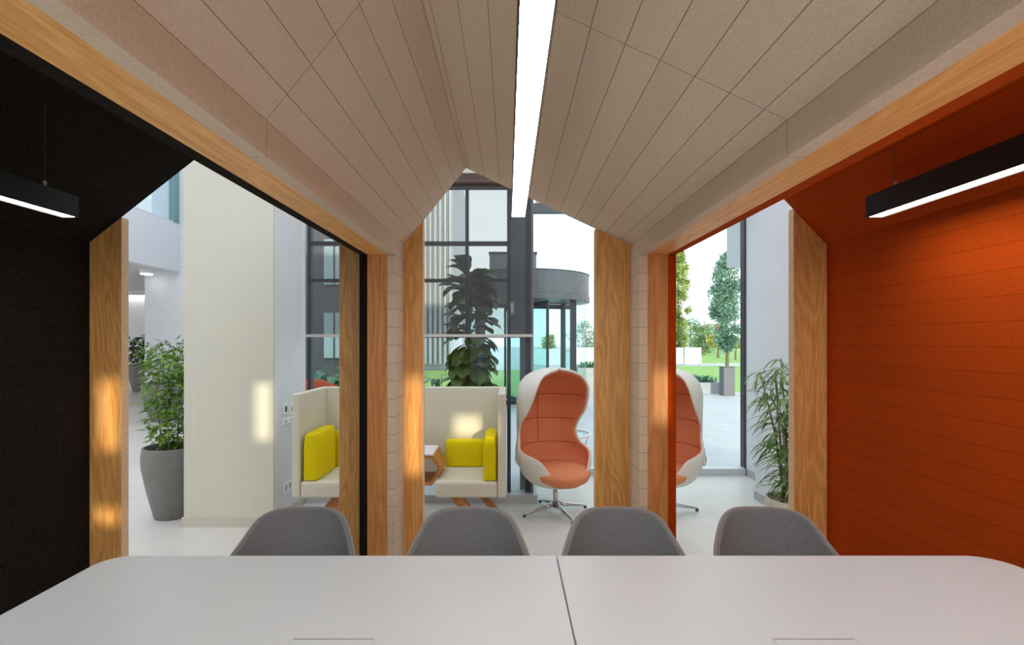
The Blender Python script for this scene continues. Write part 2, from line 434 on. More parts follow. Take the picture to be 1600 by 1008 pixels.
for px0, px1 in ((455, 585), (1208, 1340)):
    x0, x1 = PX(px0, 1.295)-TXS, PX(px1, 1.295)-TXS
    y1 = 1.306-1.08; y0 = y1-.13
    fr = MB()
    fr.box(x0, x1, y1-.004, y1, TZ-.02-0, TZ+.0012).box(x0, x1, y0, y0+.004, TZ-.02, TZ+.0012).box(x0, x0+.004, y0, y1, TZ-.02, TZ+.0012).box(x1-.004, x1, y0, y1, TZ-.02, TZ+.0012)
    o = fr.build('cable_port', M['frame_silver'], t)
    MB().box(x0+.004, x1-.004, y1-.0065, y1-.004, TZ-.02, TZ+.0004).build('slot', M['table_edge'], o)
    MB().box(x0+.004, x1-.004, y0+.004, y1-.008, TZ-.02, TZ+.001).build('flap', M['table'], o)
for x in (-1.25, -.05, .4, 1.52):
    for y in (.5, 1.5):
        MB().box(x-.03-TXS, x+.03-TXS, y-.03-1.08, y+.03-1.08, 0, TZ-.028, .004).build('leg', M['frame_silver'], t)

# ------------------------------------------------------------------ grey tub chairs
def make_tub_chair():
    root = thing('tub_chair', '', 'chair', group='grey tub chairs along the far side of the table')
    def top(th):
        a = abs(math.degrees(th))
        return smooth_lerp([(.810,), (.811,), (.809,), (.786,), (.722,), (.672,), (.640,), (.605,), (.54,)], a/118*8)[0]
    P = []; N = 44
    rim = []
    for j in range(13):
        s = j/12; row = []
        for k in range(N+1):
            th = math.radians(-118 + 236*k/N)
            zt = top(th)
            e = 1-(1-s)**1.6
            rx = .185 + .052*e; ry = .19 + .055*e
            z = .43 + (zt-.43)*s
            row.append((rx*math.sin(th), ry*math.cos(th), z))
            if j == 12: rim.append(row[-1])
        P.append(row)
    o = MB().grid(P).build('backrest_shell', M['chair_fabric'], root, smooth=True)
    mod(o, 'SOLIDIFY', thickness=.022, offset=0); mod(o, 'BEVEL', width=.009, segments=3, limit_method='ANGLE', angle_limit=math.radians(50)); 
    MB().tube([Vector(p)+Vector((p[0]*.03, p[1]*.03, -.002)) for p in rim], .006, 6).build('piping', M['piping'], root, smooth=True)
    o = MB().lathe([(0, .40), (.17, .40), (.2, .42), (.205, .45), (.185, .475), (.1, .483), (0, .485)], seg=36).build('seat', M['chair_fabric'], root, smooth=True)
    MB().tube([(0, 0, .41), (0, 0, .35)], .05, 20).build('seat_hub', M['black'], root)
    for sx in (-1, 1):
        for sy in (-1, 1):
            MB().tube([(sx*.03, sy*.03, .37), (sx*.14, sy*.14, .35), (sx*.2, sy*.2, .012), (sx*.2, sy*.2, 0)], [.012, .012, .009, .009], 10).build('leg', M['black'], root, smooth=True)
    return root
tub = make_tub_chair()
tub_spots = ((-.822, 1.865, .05, 'grey tub chair at the oak post of the dark bay, nearest the left table end'),
             (-.158, 1.865, .0, 'grey tub chair in front of the cream booth sofa, just left of the table seam'),
             (.433, 1.865, -.02, 'grey tub chair below the middle plywood board, just right of the table seam'),
             (1.012, 1.865, -.06, 'grey tub chair beside the orange wall, nearest the right table end'))
for i, (x, y, rz, lb) in enumerate(tub_spots):
    o = tub if i == 0 else copy_tree(tub)
    o.location = (x, y, 0); o.rotation_euler.z = rz; o['label'] = lb

# ------------------------------------------------------------------ linear pendant lamps
def roof_z(x):
    for pts in ([(-2.46, 2.075), RIDGE_L, (LK, EAVE)], [(LG, EAVE), RIDGE_C, (RG, EAVE)], [(RO, EAVE), RIDGE_R, (1.86, EAVE)]):
        for a, b in zip(pts, pts[1:]):
            if a[0] <= x <= b[0]: return a[1] + (b[1]-a[1])*(x-a[0])/(b[0]-a[0])
def pendant(x, zb, y1, label, w=.066, h=.095, rz=0):
    r = thing('pendant_lamp', label, 'lamp', (x, y1, zb), rz, 'linear pendant lamps')
    L = y1-Y0-.1
    MB().prism([(-w/2, 0), (-w/2+.002, 0), (-w/2+.002, .006), (w/2-.002, .006), (w/2-.002, 0), (w/2, 0), (w/2, h), (-w/2, h)], 'Y', -L, 0).build('lamp_housing', M['black'], r)
    MB().box(-w/2+.0022, w/2-.0022, -L+.001, -.0005, .0042, .0058).build('diffuser', M['led'], r)
    for dy in (-.13, -L+.3):
        top = roof_z(x)-zb
        wv = MB().tube([(0, dy, h), (0, dy, top+.002)], .0012, 6).build('suspension_wire', M['wire'], r)
        MB().tube([(0, dy, h), (0, dy, h+.028)], .006, 10).build('wire_gripper', M['frame_silver'], r)
    return r
pendant(PX(808.5, 2.26)+.004, 2.042, 2.26, 'white glowing linear pendant lamp along the ridge of the grey ceiling', w=.06, rz=.004)
pendant(-1.933, 2.04, 2.26, 'black linear pendant lamp glowing below the black felt ceiling')
pendant(1.606, 2.04, 2.26, 'black linear pendant lamp glowing in front of the orange wall')

# ------------------------------------------------------------------ the hall: floor, pillars, walls
struct(MB().prism([(-18, -8), (4, -8), (4, 5.75), (.2, 5.75), (.2, 4.82), (-2.3, 4.82), (-6.6, 11.5), (-6.6, 18), (-18, 18)], 'Z', -.05, 0).build('floor', M['floor']), 'pale polished stone tile floor of the hall', 'floor')
HT = 5.6
p = struct(MB().box(-2.618, -1.895, 4.135, 4.76, 0, HT).build('wall_pillar_left', M['wall_white']), 'broad pillar with cream front between the dark bay and the window', 'wall')
MB().box(-2.62, -1.899, 4.12, 4.134, 0, HT).build('front_cladding', M['wall_cream'], p)
struct(MB().box(-2.632, -1.884, 4.106, 4.76, 0, .077).build('baseboard_left', M['skirt']), 'beige baseboard around the cream pillar', 'baseboard')
struct(MB().box(2.33, 3.4, 3.2, 4.85, 0, HT).build('wall_pillar_right', M['wall_white']), 'white wall block behind the lance-leaved plant', 'wall')
struct(MB().box(2.318, 3.4, 3.2, 4.862, 0, .075).build('baseboard_right', M['skirt_grey']), 'grey baseboard of the white wall block', 'baseboard')
struct(MB().box(2.64, 3.4, 4.862, 5.75, 0, HT).build('wall_side_right', M['wall_white']), 'white wall strip between the window and the wall block', 'wall')
struct(MB().box(2.628, 2.64, 4.9, 5.68, 0, .075).build('baseboard_window', M['skirt_grey']), 'grey baseboard next to the right window', 'baseboard')
# far left: mezzanine
struct(MB().box(-7.83, -6.6, 11.2, 11.5, 0, HT).build('wall_mezzanine', M['wall_white']), 'white wall standing below the gallery edge', 'wall')
struct(MB().prism([(-6.6, 11.5), (-2.4, 4.76), (-2.2, 4.9), (-6.4, 11.7)], 'Z', 0, HT).build('wall_outer', M['wall_white']), 'white outer wall running behind the cream pillar', 'wall')
struct(MB().box(-7.98, -7.83, 11.2, 16.4, 0, 3.0).build('wall_gallery_side', M['wall_white']), 'white wall returning below the gallery', 'wall')
struct(MB().box(-18, -7.83, 16.4, 16.6, 0, HT).build('wall_back', M['wall_white']), 'white back wall of the hall under a light strip', 'wall')
struct(MB().box(-18, -7.352, 2, 16.4, 3.0, 3.25).build('ceiling_gallery', M['ceiling_grey']), 'pale ceiling slab below the gallery', 'ceiling')
struct(MB().box(-7.35, -7.2, 2, 11.2, 3.0, 4.03).build('wall_parapet', M['wall_white']), 'white gallery parapet band high on the left', 'wall')
struct(MB().box(-9.7, -9.5, 2, 16.4, 3.25, 8).build('wall_gallery', M['wall_white']), 'white wall of the upper gallery', 'wall')
gw = MB().box(-7.29, -7.26, 2, 11.2, 4.03, 6.2).build('window_4', M['glass_balustrade']); struct(gw, 'gallery glazing above the white parapet', 'window')
MB().box(-7.33, -7.22, 11.02, 11.2, 4.03, 6.2).build('window_frame', M['frame_teal'], gw)
MB().box(-7.32, -7.23, 2, 11.02, 4.03, 4.075).build('bottom_rail', M['frame_silver'], gw)
MB().box(-7.31, -7.24, 8.98, 9.02, 4.075, 6.2).build('window_frame', M['frame_silver'], gw)
ls = thing('light_strip', 'bright linear light strip under the gallery ceiling by the back wall', 'lamp', (-10, 16.3, 2.93))
MB().box(-7, 2.1, -.06, .06, 0, .05).build('lamp_housing', M['plastic_white'], ls)
MB().box(-6.98, 2.08, -.05, .05, -.012, 0).build('diffuser', M['led_small'], ls)
dl = thing('ceiling_spot', 'small round ceiling spot lit below the gallery edge', 'lamp', (PX(229, 10.9), 10.9, 2.9))
MB().tube([(0, 0, .02), (0, 0, .10)], .12, 24).build('lamp_housing', M['plastic_white'], dl)
MB().tube([(0, 0, 0), (0, 0, .02)], .11, 24).build('diffuser', M['led_small'], dl)

# wall plates on the pillar's side
def plate(y, z, w, h, name, label, dark=True):
    r = thing(name, label, name.split('_')[-1], (-1.895, y, z), 0, None)
    MB().box(0, .010, -w/2, w/2, -h/2, h/2, .002).build('cover_plate', M['plastic_white'], r)
    if dark: MB().box(.010, .013, -w*.2, w*.2, -h*.28, h*.28).build('rocker', M['plastic_dark'], r)
    else:
        for k in (-1, 1): MB().tube([(.010, k*w*.25, 0), (.0125, k*w*.25, 0)], h*.28, 16).build('socket_face', M['skirt_grey'], r)
plate(4.32, 1.5-107*4.32/800, .085, .085, 'light_switch', 'white wall switch with dark rocker, left one of the pair on the pillar')
plate(4.45, 1.5-107*4.45/800, .085, .085, 'light_switch', 'white wall switch nearer the sofa, right one of the pair on the pillar')
plate(4.38, 1.5-125*4.38/800, .24, .05, 'cable_outlet', 'low white outlet strip just under the switches on the pillar', False)
plate(4.36, 1.5-228*4.36/800, .16, .085, 'power_socket', 'white double power socket low on the pillar beside the sofa', False)

# ------------------------------------------------------------------ glazed front
GY, GZ = 4.82, 2.93
def vbar(mb, x, w, y, z0, z1, d=.06): mb.box(x-w/2, x+w/2, y-d/2, y+d/2, z0, z1)
w1 = MB().box(-1.9, .2, GY-.006, GY+.006, .07, GZ).build('window_1', M['glass']); struct(w1, 'tall window behind the booth sofa', 'window')
fb = MB()
for x, w, zz in ((-1.885, .034, .07), (-1.18, .035, .07), (-.40, .030, 1.555), (-.005, .035, .07), (.175, .05, .07)): vbar(fb, x, w, GY+.03, zz, GZ)
for z, w in ((2.066, .03), (2.416, .035)): fb.box(-1.9, 0, GY, GY+.06, z-w/2, z+w/2)
fb.box(-1.18, .2, GY, GY+.06, 1.525, 1.555)
fb.build('window_frame', M['frame_dark'], w1)
MB().box(.0, .15, GY+.008, GY+.05, 1.555, GZ).build('spandrel_panel', M['column_grey'], w1)
MB().box(-1.9, .2, GY-.05, GY+.05, GZ, 3.06).build('window_head', M['frame_brown'], w1)
MB().box(-1.9, .26, GY-.09, GY+.07, 0, .07).build('window_sill', M['frame_silver'], w1)
struct(MB().box(-2.2, .3, GY-.04, GY+.12, 3.06, HT).build('wall_front', M['wall_cream']), 'pale wall above the window behind the sofa', 'wall')
w3 = MB().box(.214, .226, GY+.07, 5.70, .07, GZ).build('window_3', M['glass_teal']); struct(w3, 'glass return pane beside the hooded chair', 'window')
MB().box(.20, .225, GY-.03, GY+.03, .07, GZ).build('window_frame', M['column_grey'], w3)
MB().box(.18, .26, GY+.07, 5.70, 0, .07).build('window_sill', M['frame_silver'], w3)
w2 = MB().box(.26, 2.6, 5.744, 5.756, .075, GZ).build('window_2', M['glass']); struct(w2, 'large clear window onto the paved court', 'window')
fb = MB(); vbar(fb, 2.655, .07, 5.76, 0, GZ, .1); vbar(fb, .235, .05, 5.75, 0, GZ, .1); fb.build('window_frame', M['frame_dark'], w2)
MB().box(.26, 2.62, 5.70, 5.80, GZ, 3.03).build('window_head', M['column_grey'], w2)
MB().box(.26, 2.62, 5.68, 5.80, 0, .075).build('window_sill', M['frame_silver'], w2)
struct(MB().box(.3, 3.4, 5.70, 5.9, 3.03, HT).build('wall_front_right', M['wall_white']), 'white wall above the right window', 'wall')
struct(MB().box(2.66, 2.95, 5.9, 6.27, 2.39, HT).build('trim_8', M['wall_white']), 'pale boxed cladding hanging outside the right window', 'trim')
struct(MB().box(.105, .2, 4.95, 5.2, -.02, HT).build('column_front', M['column_grey']), 'dark grey column just outside the window', 'column')

# roller blinds
def blind(x0, x1, label):
    r = thing('roller_blind', label, 'blind', ((x0+x1)/2, GY-.10, 0), 0, 'grey screen roller blinds')
    c = (x0+x1)/2
    MB().box(x0-c, x1-c, -.001, .001, 1.555, 2.93).build('blind_fabric', M['blind'], r)
    MB().box(x0-c, x1-c, -.012, .012, 1.53, 1.556, .003).build('bottom_bar', M['blind_bar'], r)
    MB().tube([(x0-c, 0, 2.955), (x1-c, 0, 2.955)], .025, 14).build('roller_tube', M['frame_brown'], r)
blind(-1.875, -1.20, 'grey translucent roller blind beside the cream pillar')
blind(-1.16, .215, 'grey translucent roller blind with the big-leaved plant behind it')

# ------------------------------------------------------------------ booth sofa with table and cushions
SB, SF = 4.5, 3.93      # inner face of the back, front
so = thing('booth_sofa', 'cream high-backed booth sofa with two facing seats and slanted oak legs', 'sofa', (-.85, 4.2, 0))
ox, oy = -.85, 4.2
def bx(x0, x1, y0, y1, z0, z1, b): return MB().box(x0-ox, x1-ox, y0-oy, y1-oy, z0, z1, b, 3)
bx(-1.67, -.03, SB, SB+.07, .29, 1.09, .012).build('back_panel', M['sofa_fabric'], so, smooth=False)
bx(-1.67, -1.61, SF, SB, .29, 1.09, .012).build('side_panel', M['sofa_fabric'], so)
bx(-.09, -.03, SF, SB, .29, 1.09, .012).build('side_panel', M['sofa_fabric'], so)
bx(-1.61, -1.12, SF, SB, .287, .416, .025).build('seat', M['sofa_fabric'], so)
bx(-.575, -.09, SF, SB, .287, .416, .025).build('seat', M['sofa_fabric'], so)
for sgn in (1, -1):
    for x0, wd, y in ((-.475, .095, 4.02), (-.36, .072, 4.40)):
        a, b = x0, x0+wd; sh = .235
        q = [(a+sh, 0), (b+sh, 0), (b, .287), (a, .287)]
        if sgn < 0: q = [(-1.70-x, z) for x, z in q]
        MB().prism([(x-ox, z) for x, z in q], 'Y', y-.02-oy, y+.02-oy).build('leg', M['oak_small'], so)
def cushion(x, y, z, sx, sy, sz, label, rz=0, rx=0):
    N = 14; mb = MB()
    bm = mb.bm
    mb.box(-sx/2, sx/2, -sy/2, sy/2, 0, sz)
    bmesh.ops.subdivide_edges(bm, edges=bm.edges[:], cuts=5, use_grid_fill=True)
    for v in bm.verts:
        ax, ay, az = v.co.x/(sx/2), v.co.y/(sy/2), (v.co.z-sz/2)/(sz/2)
        if sx < sy: v.co.x *= 1 - .22*max(ay*ay, 0)**2 - .22*max(az, 0)**4
        else: v.co.y *= 1 - .22*(ax*ax)**2 - .22*max(az, 0)**4
    o = mb.build('seat_cushion', M['yellow'], None, smooth=True)
    mod(o, 'BEVEL', width=.018, segments=3, limit_method='ANGLE', angle_limit=math.radians(40))
    o.location = (x, y, z); o.rotation_euler = (rx, 0, rz)
    return tag(o, label, 'cushion', 'yellow booth cushions')
cushion(-1.535, 4.16, .418, .13, .44, .36, 'tall yellow cushion against the left side panel of the booth sofa')
cushion(-1.325, 4.44, .418, .35, .11, .30, 'yellow cushion edge on the left seat, standing against the back panel behind the plywood board')
cushion(-.38, 4.435, .418, .335, .12, .225, 'low yellow cushion against the back panel of the right seat')
cushion(-.15, 4.15, .418, .115, .42, .335, 'tall yellow cushion against the right side panel of the booth sofa')
tb = thing('side_table', 'hexagonal oak side table with white top between the booth seats', 'table', (-.85, 4.2, 0))
hexo = [(-.24, .60), (.255, .60), (.325, .485), (.245, .365), (-.23, .365), (-.31, .485)]
hexi = [(x*.93, .4825+(z-.4825)*.80) for x, z in hexo]
mb = MB()
for i in range(6):
    j = (i+1) % 6
    mb.prism([hexo[i], hexo[j], hexi[j], hexi[i]], 'Y', -.2, .14)
mb.build('hexagonal_frame', M['oak_small'], tb)
MB().prism([(-.235, .60), (.25, .60), (.245, .612), (-.23, .612)], 'Y', -.2, .14).build('tabletop', M['plastic_white'], tb)
for y in (-.12, .12): MB().box(-.1, .05, y-.015, y+.015, 0, .365).build('leg', M['oak_small'], tb)

# ------------------------------------------------------------------ hooded swivel chairs
def make_hooded_chair():
    r = thing('hooded_chair', '', 'chair', group='hooded swivel chairs by the window')
    #        z     cy    a     b    phi
    K = [(.250, -.02, .030, .030, 3.14), (.256, -.02, .130, .130, 3.14), (.275, -.02, .205, .205, 3.12), (.305, -.015, .250, .245, 2.95),
         (.345, .0, .282, .270, 2.66), (.395, .01, .306, .285, 2.50), (.450, .02, .326, .29, 2.42), (.500, .03, .335, .29, 2.30), (.530, .04, .333, .288, 2.05), (.550, .05, .328, .284, 1.74), (.575, .06, .318, .280, 1.53), (.630, .07, .304, .275, 1.42),
         (.700, .08, .298, .27, 1.42), (.790, .08, .300, .28, 1.62), (.880, .06, .305, .295, 1.86), (.970, .05, .310, .31, 2.02), (1.050, .04, .308, .315, 2.10),
         (1.120, .03, .290, .30, 2.14), (1.170, .025, .255, .265, 2.16), (1.205, .02, .210, .22, 2.22), (1.232, .02, .145, .15, 2.45), (1.248, .01, .085, .085, 2.95), (1.256, 0, .02, .02, 3.14)]
    NR, NC = 88, 45
    def surf(inset, t0=0.0, t1=None, dphi=0.0):
        P = []
        t1 = len(K)-1 if t1 is None else t1
        for j in range(NR+1):
            z, cy, a, b, ph = smooth_lerp(K, t0 + (t1-t0)*j/NR)
            ph = min(ph, 3.14); a = max(a-inset, .004); b = max(b-inset, .004)
            ph = ph*(1-dphi)
            zz = z - inset*min(1, max(0, (z-1.0)/.2)) + inset*min(1, max(0, (.45-z)/.12))
            row = []
            for k in range(NC):
                e = inset*.55*abs(2*k/(NC-1)-1)**8          # the padding thins out towards the rim
                th = -ph + 2*ph*k/(NC-1)
                row.append(((a+e)*math.sin(th), cy + (b+e)*math.cos(th), zz + e*min(1, max(0, (z-1.0)/.2))))
            P.append(row)
        return P
    def welded(P):
        mb = MB().grid(P); bmesh.ops.remove_doubles(mb.bm, verts=mb.bm.verts[:], dist=.003); return mb
    o = welded(surf(0)).build('outer_shell', M['shell_white'], r, smooth=True, normals=True)
    mod(o, 'SOLIDIFY', thickness=.018, offset=0); mod(o, 'BEVEL', width=.006, segments=2, limit_method='ANGLE', angle_limit=math.radians(60))
    o = welded(surf(.026, 3.6, len(K)-1.02, .03)).build('upholstery', M['salmon'], r, smooth=True)
    mod(o, 'SOLIDIFY', thickness=.016, offset=0); mod(o, 'BEVEL', width=.006, segments=2, limit_method='ANGLE', angle_limit=math.radians(60))
    # stitched seams across the upholstery
    mb = MB()
    for tt in (9.6, 12.9, 15.4):
        z, cy, a, b, ph = smooth_lerp(K, tt); a -= .037; b -= .037; ph -= .12
        mb.tube([(a*math.sin(-ph+2*ph*k/24), cy+b*math.cos(-ph+2*ph*k/24), z) for k in range(25)], .0032, 6)
    pts = []
    for k in range(20):
        z, cy, a, b, ph = smooth_lerp(K, 9.6+5.8*k/19); pts.append((0, cy+b-.037, z))
    mb.tube(pts, .0032, 6)
    mb.build('stitching', M['salmon_dark'], r, smooth=True)
    mb = MB(); mb.lathe([(0, .30), (.2, .29), (.252, .33), (.272, .375), (.252, .405), (.15, .418), (0, .42)], seg=44)
    for v in mb.bm.verts:
        v.co.y = v.co.y*1.10 - .045
        v.co.z -= max(0, -v.co.y-.12)*.10
    mb.build('seat_cushion', M['salmon'], r, smooth=True)
    for s in (-1, 1):       # little rounded leather tabs where hood meets bowl
        z, cy, a, b, ph = smooth_lerp(K, 9.2)
        MB().tube([(s*(a+.010), cy-.05, .50), (s*(a+.012), cy-.04, .455), (s*(a+.012), cy+.0, .44), (s*(a+.012), cy+.05, .455), (s*(a+.01), cy+.06, .50)], .006, 8).build('strap_loop', M['pot_stone'], r, smooth=True)
    MB().tube([(0, 0, .04), (0, 0, .235)], .021, 20).build('pedestal', M['chrome'], r, smooth=True)
    MB().lathe([(0, .225), (.06, .225), (.09, .252), (0, .262)], (0, 0, 0), 24).build('seat_plate', M['chrome'], r, smooth=True)
    for k in range(4):
        a = k*PI/2 - .05
        c, s = math.cos(a), math.sin(a)
        MB().tube([(0, 0, .078), (.10*c, .10*s, .058), (.29*c, .29*s, .024), (.31*c, .31*s, .014)], [.024, .017, .011, .010], 10).build('base_arm', M['chrome'], r, smooth=True)
        MB().tube([(.30*c, .30*s, 0), (.30*c, .30*s, .016)], .013, 10).build('glide', M['plastic_dark'], r)
    return r
hc = make_hooded_chair()
hc.location = (PX(868, 4.47), 4.47, 0); hc.rotation_euler.z = math.radians(26); hc['label'] = 'hooded white swivel chair with salmon lining standing in the middle opening'
h2 = copy_tree(hc); h2.location = (PX(1036, 4.5), 4.5, 0); h2.rotation_euler.z = math.radians(-34); [setattr(ch.rotation_euler, 'z', math.radians(38)) for ch in h2.children if ch.name.startswith(('base_arm', 'glide'))]; h2['label'] = 'hooded white swivel chair half hidden behind the oak post of the orange bay'

# ring-topped side table behind the hooded chair
rt = thing('wire_table', 'white round wire side table peeking out behind the hooded chair', 'table', (PX(881, 5.25), 5.25, 0))
MB().tube([(.27*math.cos(2*PI*k/40), .27*math.sin(2*PI*k/40), .545) for k in range(41)], .012, 8).build('top_ring', M['plastic_white'], rt, smooth=True)
MB().lathe([(0, .535), (.25, .535), (.25, .541), (0, .541)], seg=40).build('tabletop', M['glass'], rt)
for k in range(3):
    a = 2*PI*k/3 + PI/2
    MB().tube([(.26*math.cos(a), .26*math.sin(a), .54), (.12*math.cos(a), .12*math.sin(a), .0)], .008, 8).build('leg', M['plastic_white'], rt)

# ------------------------------------------------------------------ plants
def pot_mb(r, rb, h):
    return MB().lathe([(0, 0), (rb, 0), (rb+.012, .012), (rb+(r-rb)*.62, h*.38), (r*1.0, h*.72), (r*1.02, h*.84), (r*.99, h*.97), (r*.975, h), (r*.88, h), (r*.87, h*.93), (0, h*.93)], seg=48)
def bushy(name, label, loc, r, rb, h, crown_r, z0, z1, n, L, W, mat, pot='pot_grey', group=None, cat='plant', stems=6, clip=None, seed=1):
    rnd = random.Random(seed)
    root = thing(name, label, cat, loc, 0, group)
    pot_mb(r, rb, h).build('pot', M[pot], root, smooth=True)
    MB().lathe([(0, h*.95), (r*.87, h*.945)], seg=32).build('soil', M['soil'], root)
    sm, fm = MB(), MB()
    lines = []
    for k in range(stems):
        a = 2*PI*k/stems + rnd.uniform(-.3, .3)
        base = Vector((r*.4*math.cos(a), r*.4*math.sin(a), h*.93)); q = rnd.uniform(.35, .8)*crown_r
        mid = base + Vector((q*.5*math.cos(a), q*.5*math.sin(a), (z1-h)*.5)); tip = Vector((q*math.cos(a), q*math.sin(a), z0+(z1-z0)*rnd.uniform(.75, 1)))
        lines.append((base, mid, tip)); sm.tube([base, mid, tip], [.006, .005, .003], 6)
    for k in range(n):
        base, mid, tip = lines[rnd.randrange(stems)]
        t = rnd.random()**.8
        p = (base*(1-t)**2 + mid*2*t*(1-t) + tip*t*t)
        a = rnd.uniform(0, 2*PI); env = crown_r*(.55+.45*math.sin(PI*min(1, max(0, (p.z-z0)/(z1-z0)*.85+.12))))
        off = Vector((math.cos(a), math.sin(a), rnd.uniform(-.5, .6)))*env*.75*rnd.random()**.6
        p = p + off
        if p.z < z0: p.z = z0 + rnd.random()*.1
        q = Vector((p.x, p.y, 0))
        if q.length > crown_r: p = Vector((q.x*crown_r/q.length, q.y*crown_r/q.length, p.z))
        d = Vector((math.cos(a)+rnd.uniform(-.5, .5), math.sin(a)+rnd.uniform(-.5, .5), rnd.uniform(-.35, .8)))
        if clip and not clip(Vector(loc)+p+d.normalized()*L): continue
        s = rnd.uniform(.7, 1.15)
        fm.leaf(p, d, L*s, W*s, droop=rnd.uniform(.3, 1.0), fold=.3)
    sm.build('stem', M['stem'], root); fm.build('foliage', M[mat], root, normals=False)
    return root
bushy('potted_ficus', 'leafy green bush in a tall grey pot against the cream pillar', (PX(270, 4.38), 4.38, 0), .225, .125, .60, .18, .60, 1.45, 720, .095, .042, 'leaf_fresh', seed=3, group='potted plants along the left walkway',
      clip=lambda p: not (p.x > -2.66 and p.y < 4.9 and p.y > 4.0))
bushy('potted_ficus', 'second potted bush further back behind the pot at the cream pillar', (PX(257, 9.6), 9.6, 0), .36, .2, .70, .40, .70, 1.5, 420, .15, .06, 'leaf_fresh', seed=5, group='potted plants along the left walkway')
bushy('potted_ficus', 'dark leaved potted plant furthest down the left walkway', (PX(226, 15.2), 15.2, 0), .42, .28, .78, .52, .75, 1.62, 300, .24, .11, 'leaf_dark', seed=6, group='potted plants along the left walkway')

# lance-leaved plant at the right wall
rnd = random.Random(11)
bp = thing('bamboo_plant', 'drooping lance-leaved plant in a pale stone pot by the orange bay', 'plant', (2.13, 3.86, 0))
pot_mb(.185, .13, .31).build('pot', M['pot_stone'], bp, smooth=True)
pm = MB()
for k in range(160):
    a, q = rnd.uniform(0, 2*PI), .15*math.sqrt(rnd.random())
    s = rnd.uniform(.010, .018)
    pm.lathe([(0, -s*.6), (s*.8, -s*.2), (s, .1*s), (s*.6, s*.5), (0, s*.65)], (q*math.cos(a), q*math.sin(a), .298), 7)
pm.build('pebble_mulch', M['pebbles'], bp, smooth=True)['kind'] = 'stuff'
sm, fm = MB(), MB()
for k in range(9):
    a = 2*PI*k/9 + rnd.uniform(-.3, .3); r0 = .06
    hgt = rnd.uniform(.75, 1.12); lean = rnd.uniform(.05, .22)
    pts = [Vector((r0*math.cos(a), r0*math.sin(a), .29)), Vector(((r0+lean*.35)*math.cos(a), (r0+lean*.35)*math.sin(a), .29+hgt*.5)), Vector(((r0+lean)*math.cos(a), (r0+lean)*math.sin(a), .29+hgt))]
    if pts[2].x > .13: pts[2].x = .13
    sm.tube(pts, [.009, .007, .004], 6)
    for j in range(46):
        t = 1-(rnd.random()**1.3)*.93; p = pts[0]*(1-t)**2 + pts[1]*2*t*(1-t) + pts[2]*t*t
        b = rnd.uniform(0, 2*PI); L = rnd.uniform(.16, .30)
        d = Vector((math.cos(b), math.sin(b), rnd.uniform(.05, .9)))
        if p.x + d.normalized().x*L > .17: d.x = -abs(d.x)
        if p.y + d.normalized().y*L < -.62: d.y = abs(d.y)
        fm.leaf(p, d, L, rnd.uniform(.018, .027), droop=rnd.uniform(1.1, 2.1), fold=.3, shape=[0, .7, 1, .95, .75, .4, 0])
sm.build('stem', M['stem'], bp); fm.build('foliage', M['leaf_lance'], bp, normals=False)

# big-leaved fig outside the window, seen through the blind
rnd = random.Random(4)
fg = thing('fiddle_leaf_fig', 'big-leaved fig plant in a pot just outside the window behind the sofa', 'plant', (-.40, 5.32, -.02))
pot_mb(.22, .15, .42).build('pot', M['pot_grey'], fg, smooth=True)
MB().lathe([(0, .40), (.19, .395)], seg=32).build('soil', M['soil'], fg)
MB().tube([(0, 0, .39), (.02, 0, 1.0), (-.02, .02, 1.6), (0, 0, 2.2)], [.022, .018, .015, .008], 8).build('trunk', M['bark'], fg)
fm = MB(); shp = [0.05, .45, .62, .9, 1.0, .85, 0.1]
for k in range(260):
    z = rnd.uniform(.52, 2.25); a = rnd.uniform(0, 2*PI)
    rr = .05
    p = Vector((rr*math.cos(a), rr*math.sin(a), z))
    L = rnd.uniform(.2, .30)*(1.0 if z > 1.0 else .85)
    d = Vector((math.cos(a), math.sin(a)*.8, rnd.uniform(-.2, .75)))
    fm.leaf(p, d, L, L*.62, droop=rnd.uniform(1.0, 2.2) if z < 1.6 else rnd.uniform(.2, 1.2), fold=.25, shape=shp)
fm.build('foliage', M['leaf_fig'], fg, normals=False)
def court_plant(loc, label, n, L, W, mat, seed, zt):
    rn = random.Random(seed)
    r = thing('broadleaf_plant', label, 'plant', loc, 0, 'leafy plants in the court')
    pot_mb(.2, .14, .45).build('pot', M['pot_grey'], r, smooth=True)
    fm = MB(); sm = MB()
    for k in range(n):
        a = rn.uniform(0, 2*PI); q = rn.uniform(.05, .16); z = .45 + (zt-.45)*rn.uniform(.4, 1)
        tip = Vector((q*math.cos(a), q*math.sin(a), z)); sm.tube([(0, 0, .42), tip], .005, 5)
        fm.leaf(tip, (math.cos(a), math.sin(a), rn.uniform(-.1, .6)), L*rn.uniform(.7, 1.1), W, droop=rn.uniform(.5, 1.4), fold=.3)
    sm.build('stem', M['stem'], r); fm.build('foliage', M[mat], r, normals=False)
court_plant((PX(688, 6.1), 6.1, -.02), 'low teal green plant left of the big-leaved fig outside', 26, .24, .07, 'leaf_teal', 3, 1.10)
court_plant((PX(517, 7.4), 7.4, -.02), 'low leafy plant outside behind the red-orange chair back', 40, .34, .13, 'leaf_teal', 9, 1.12)

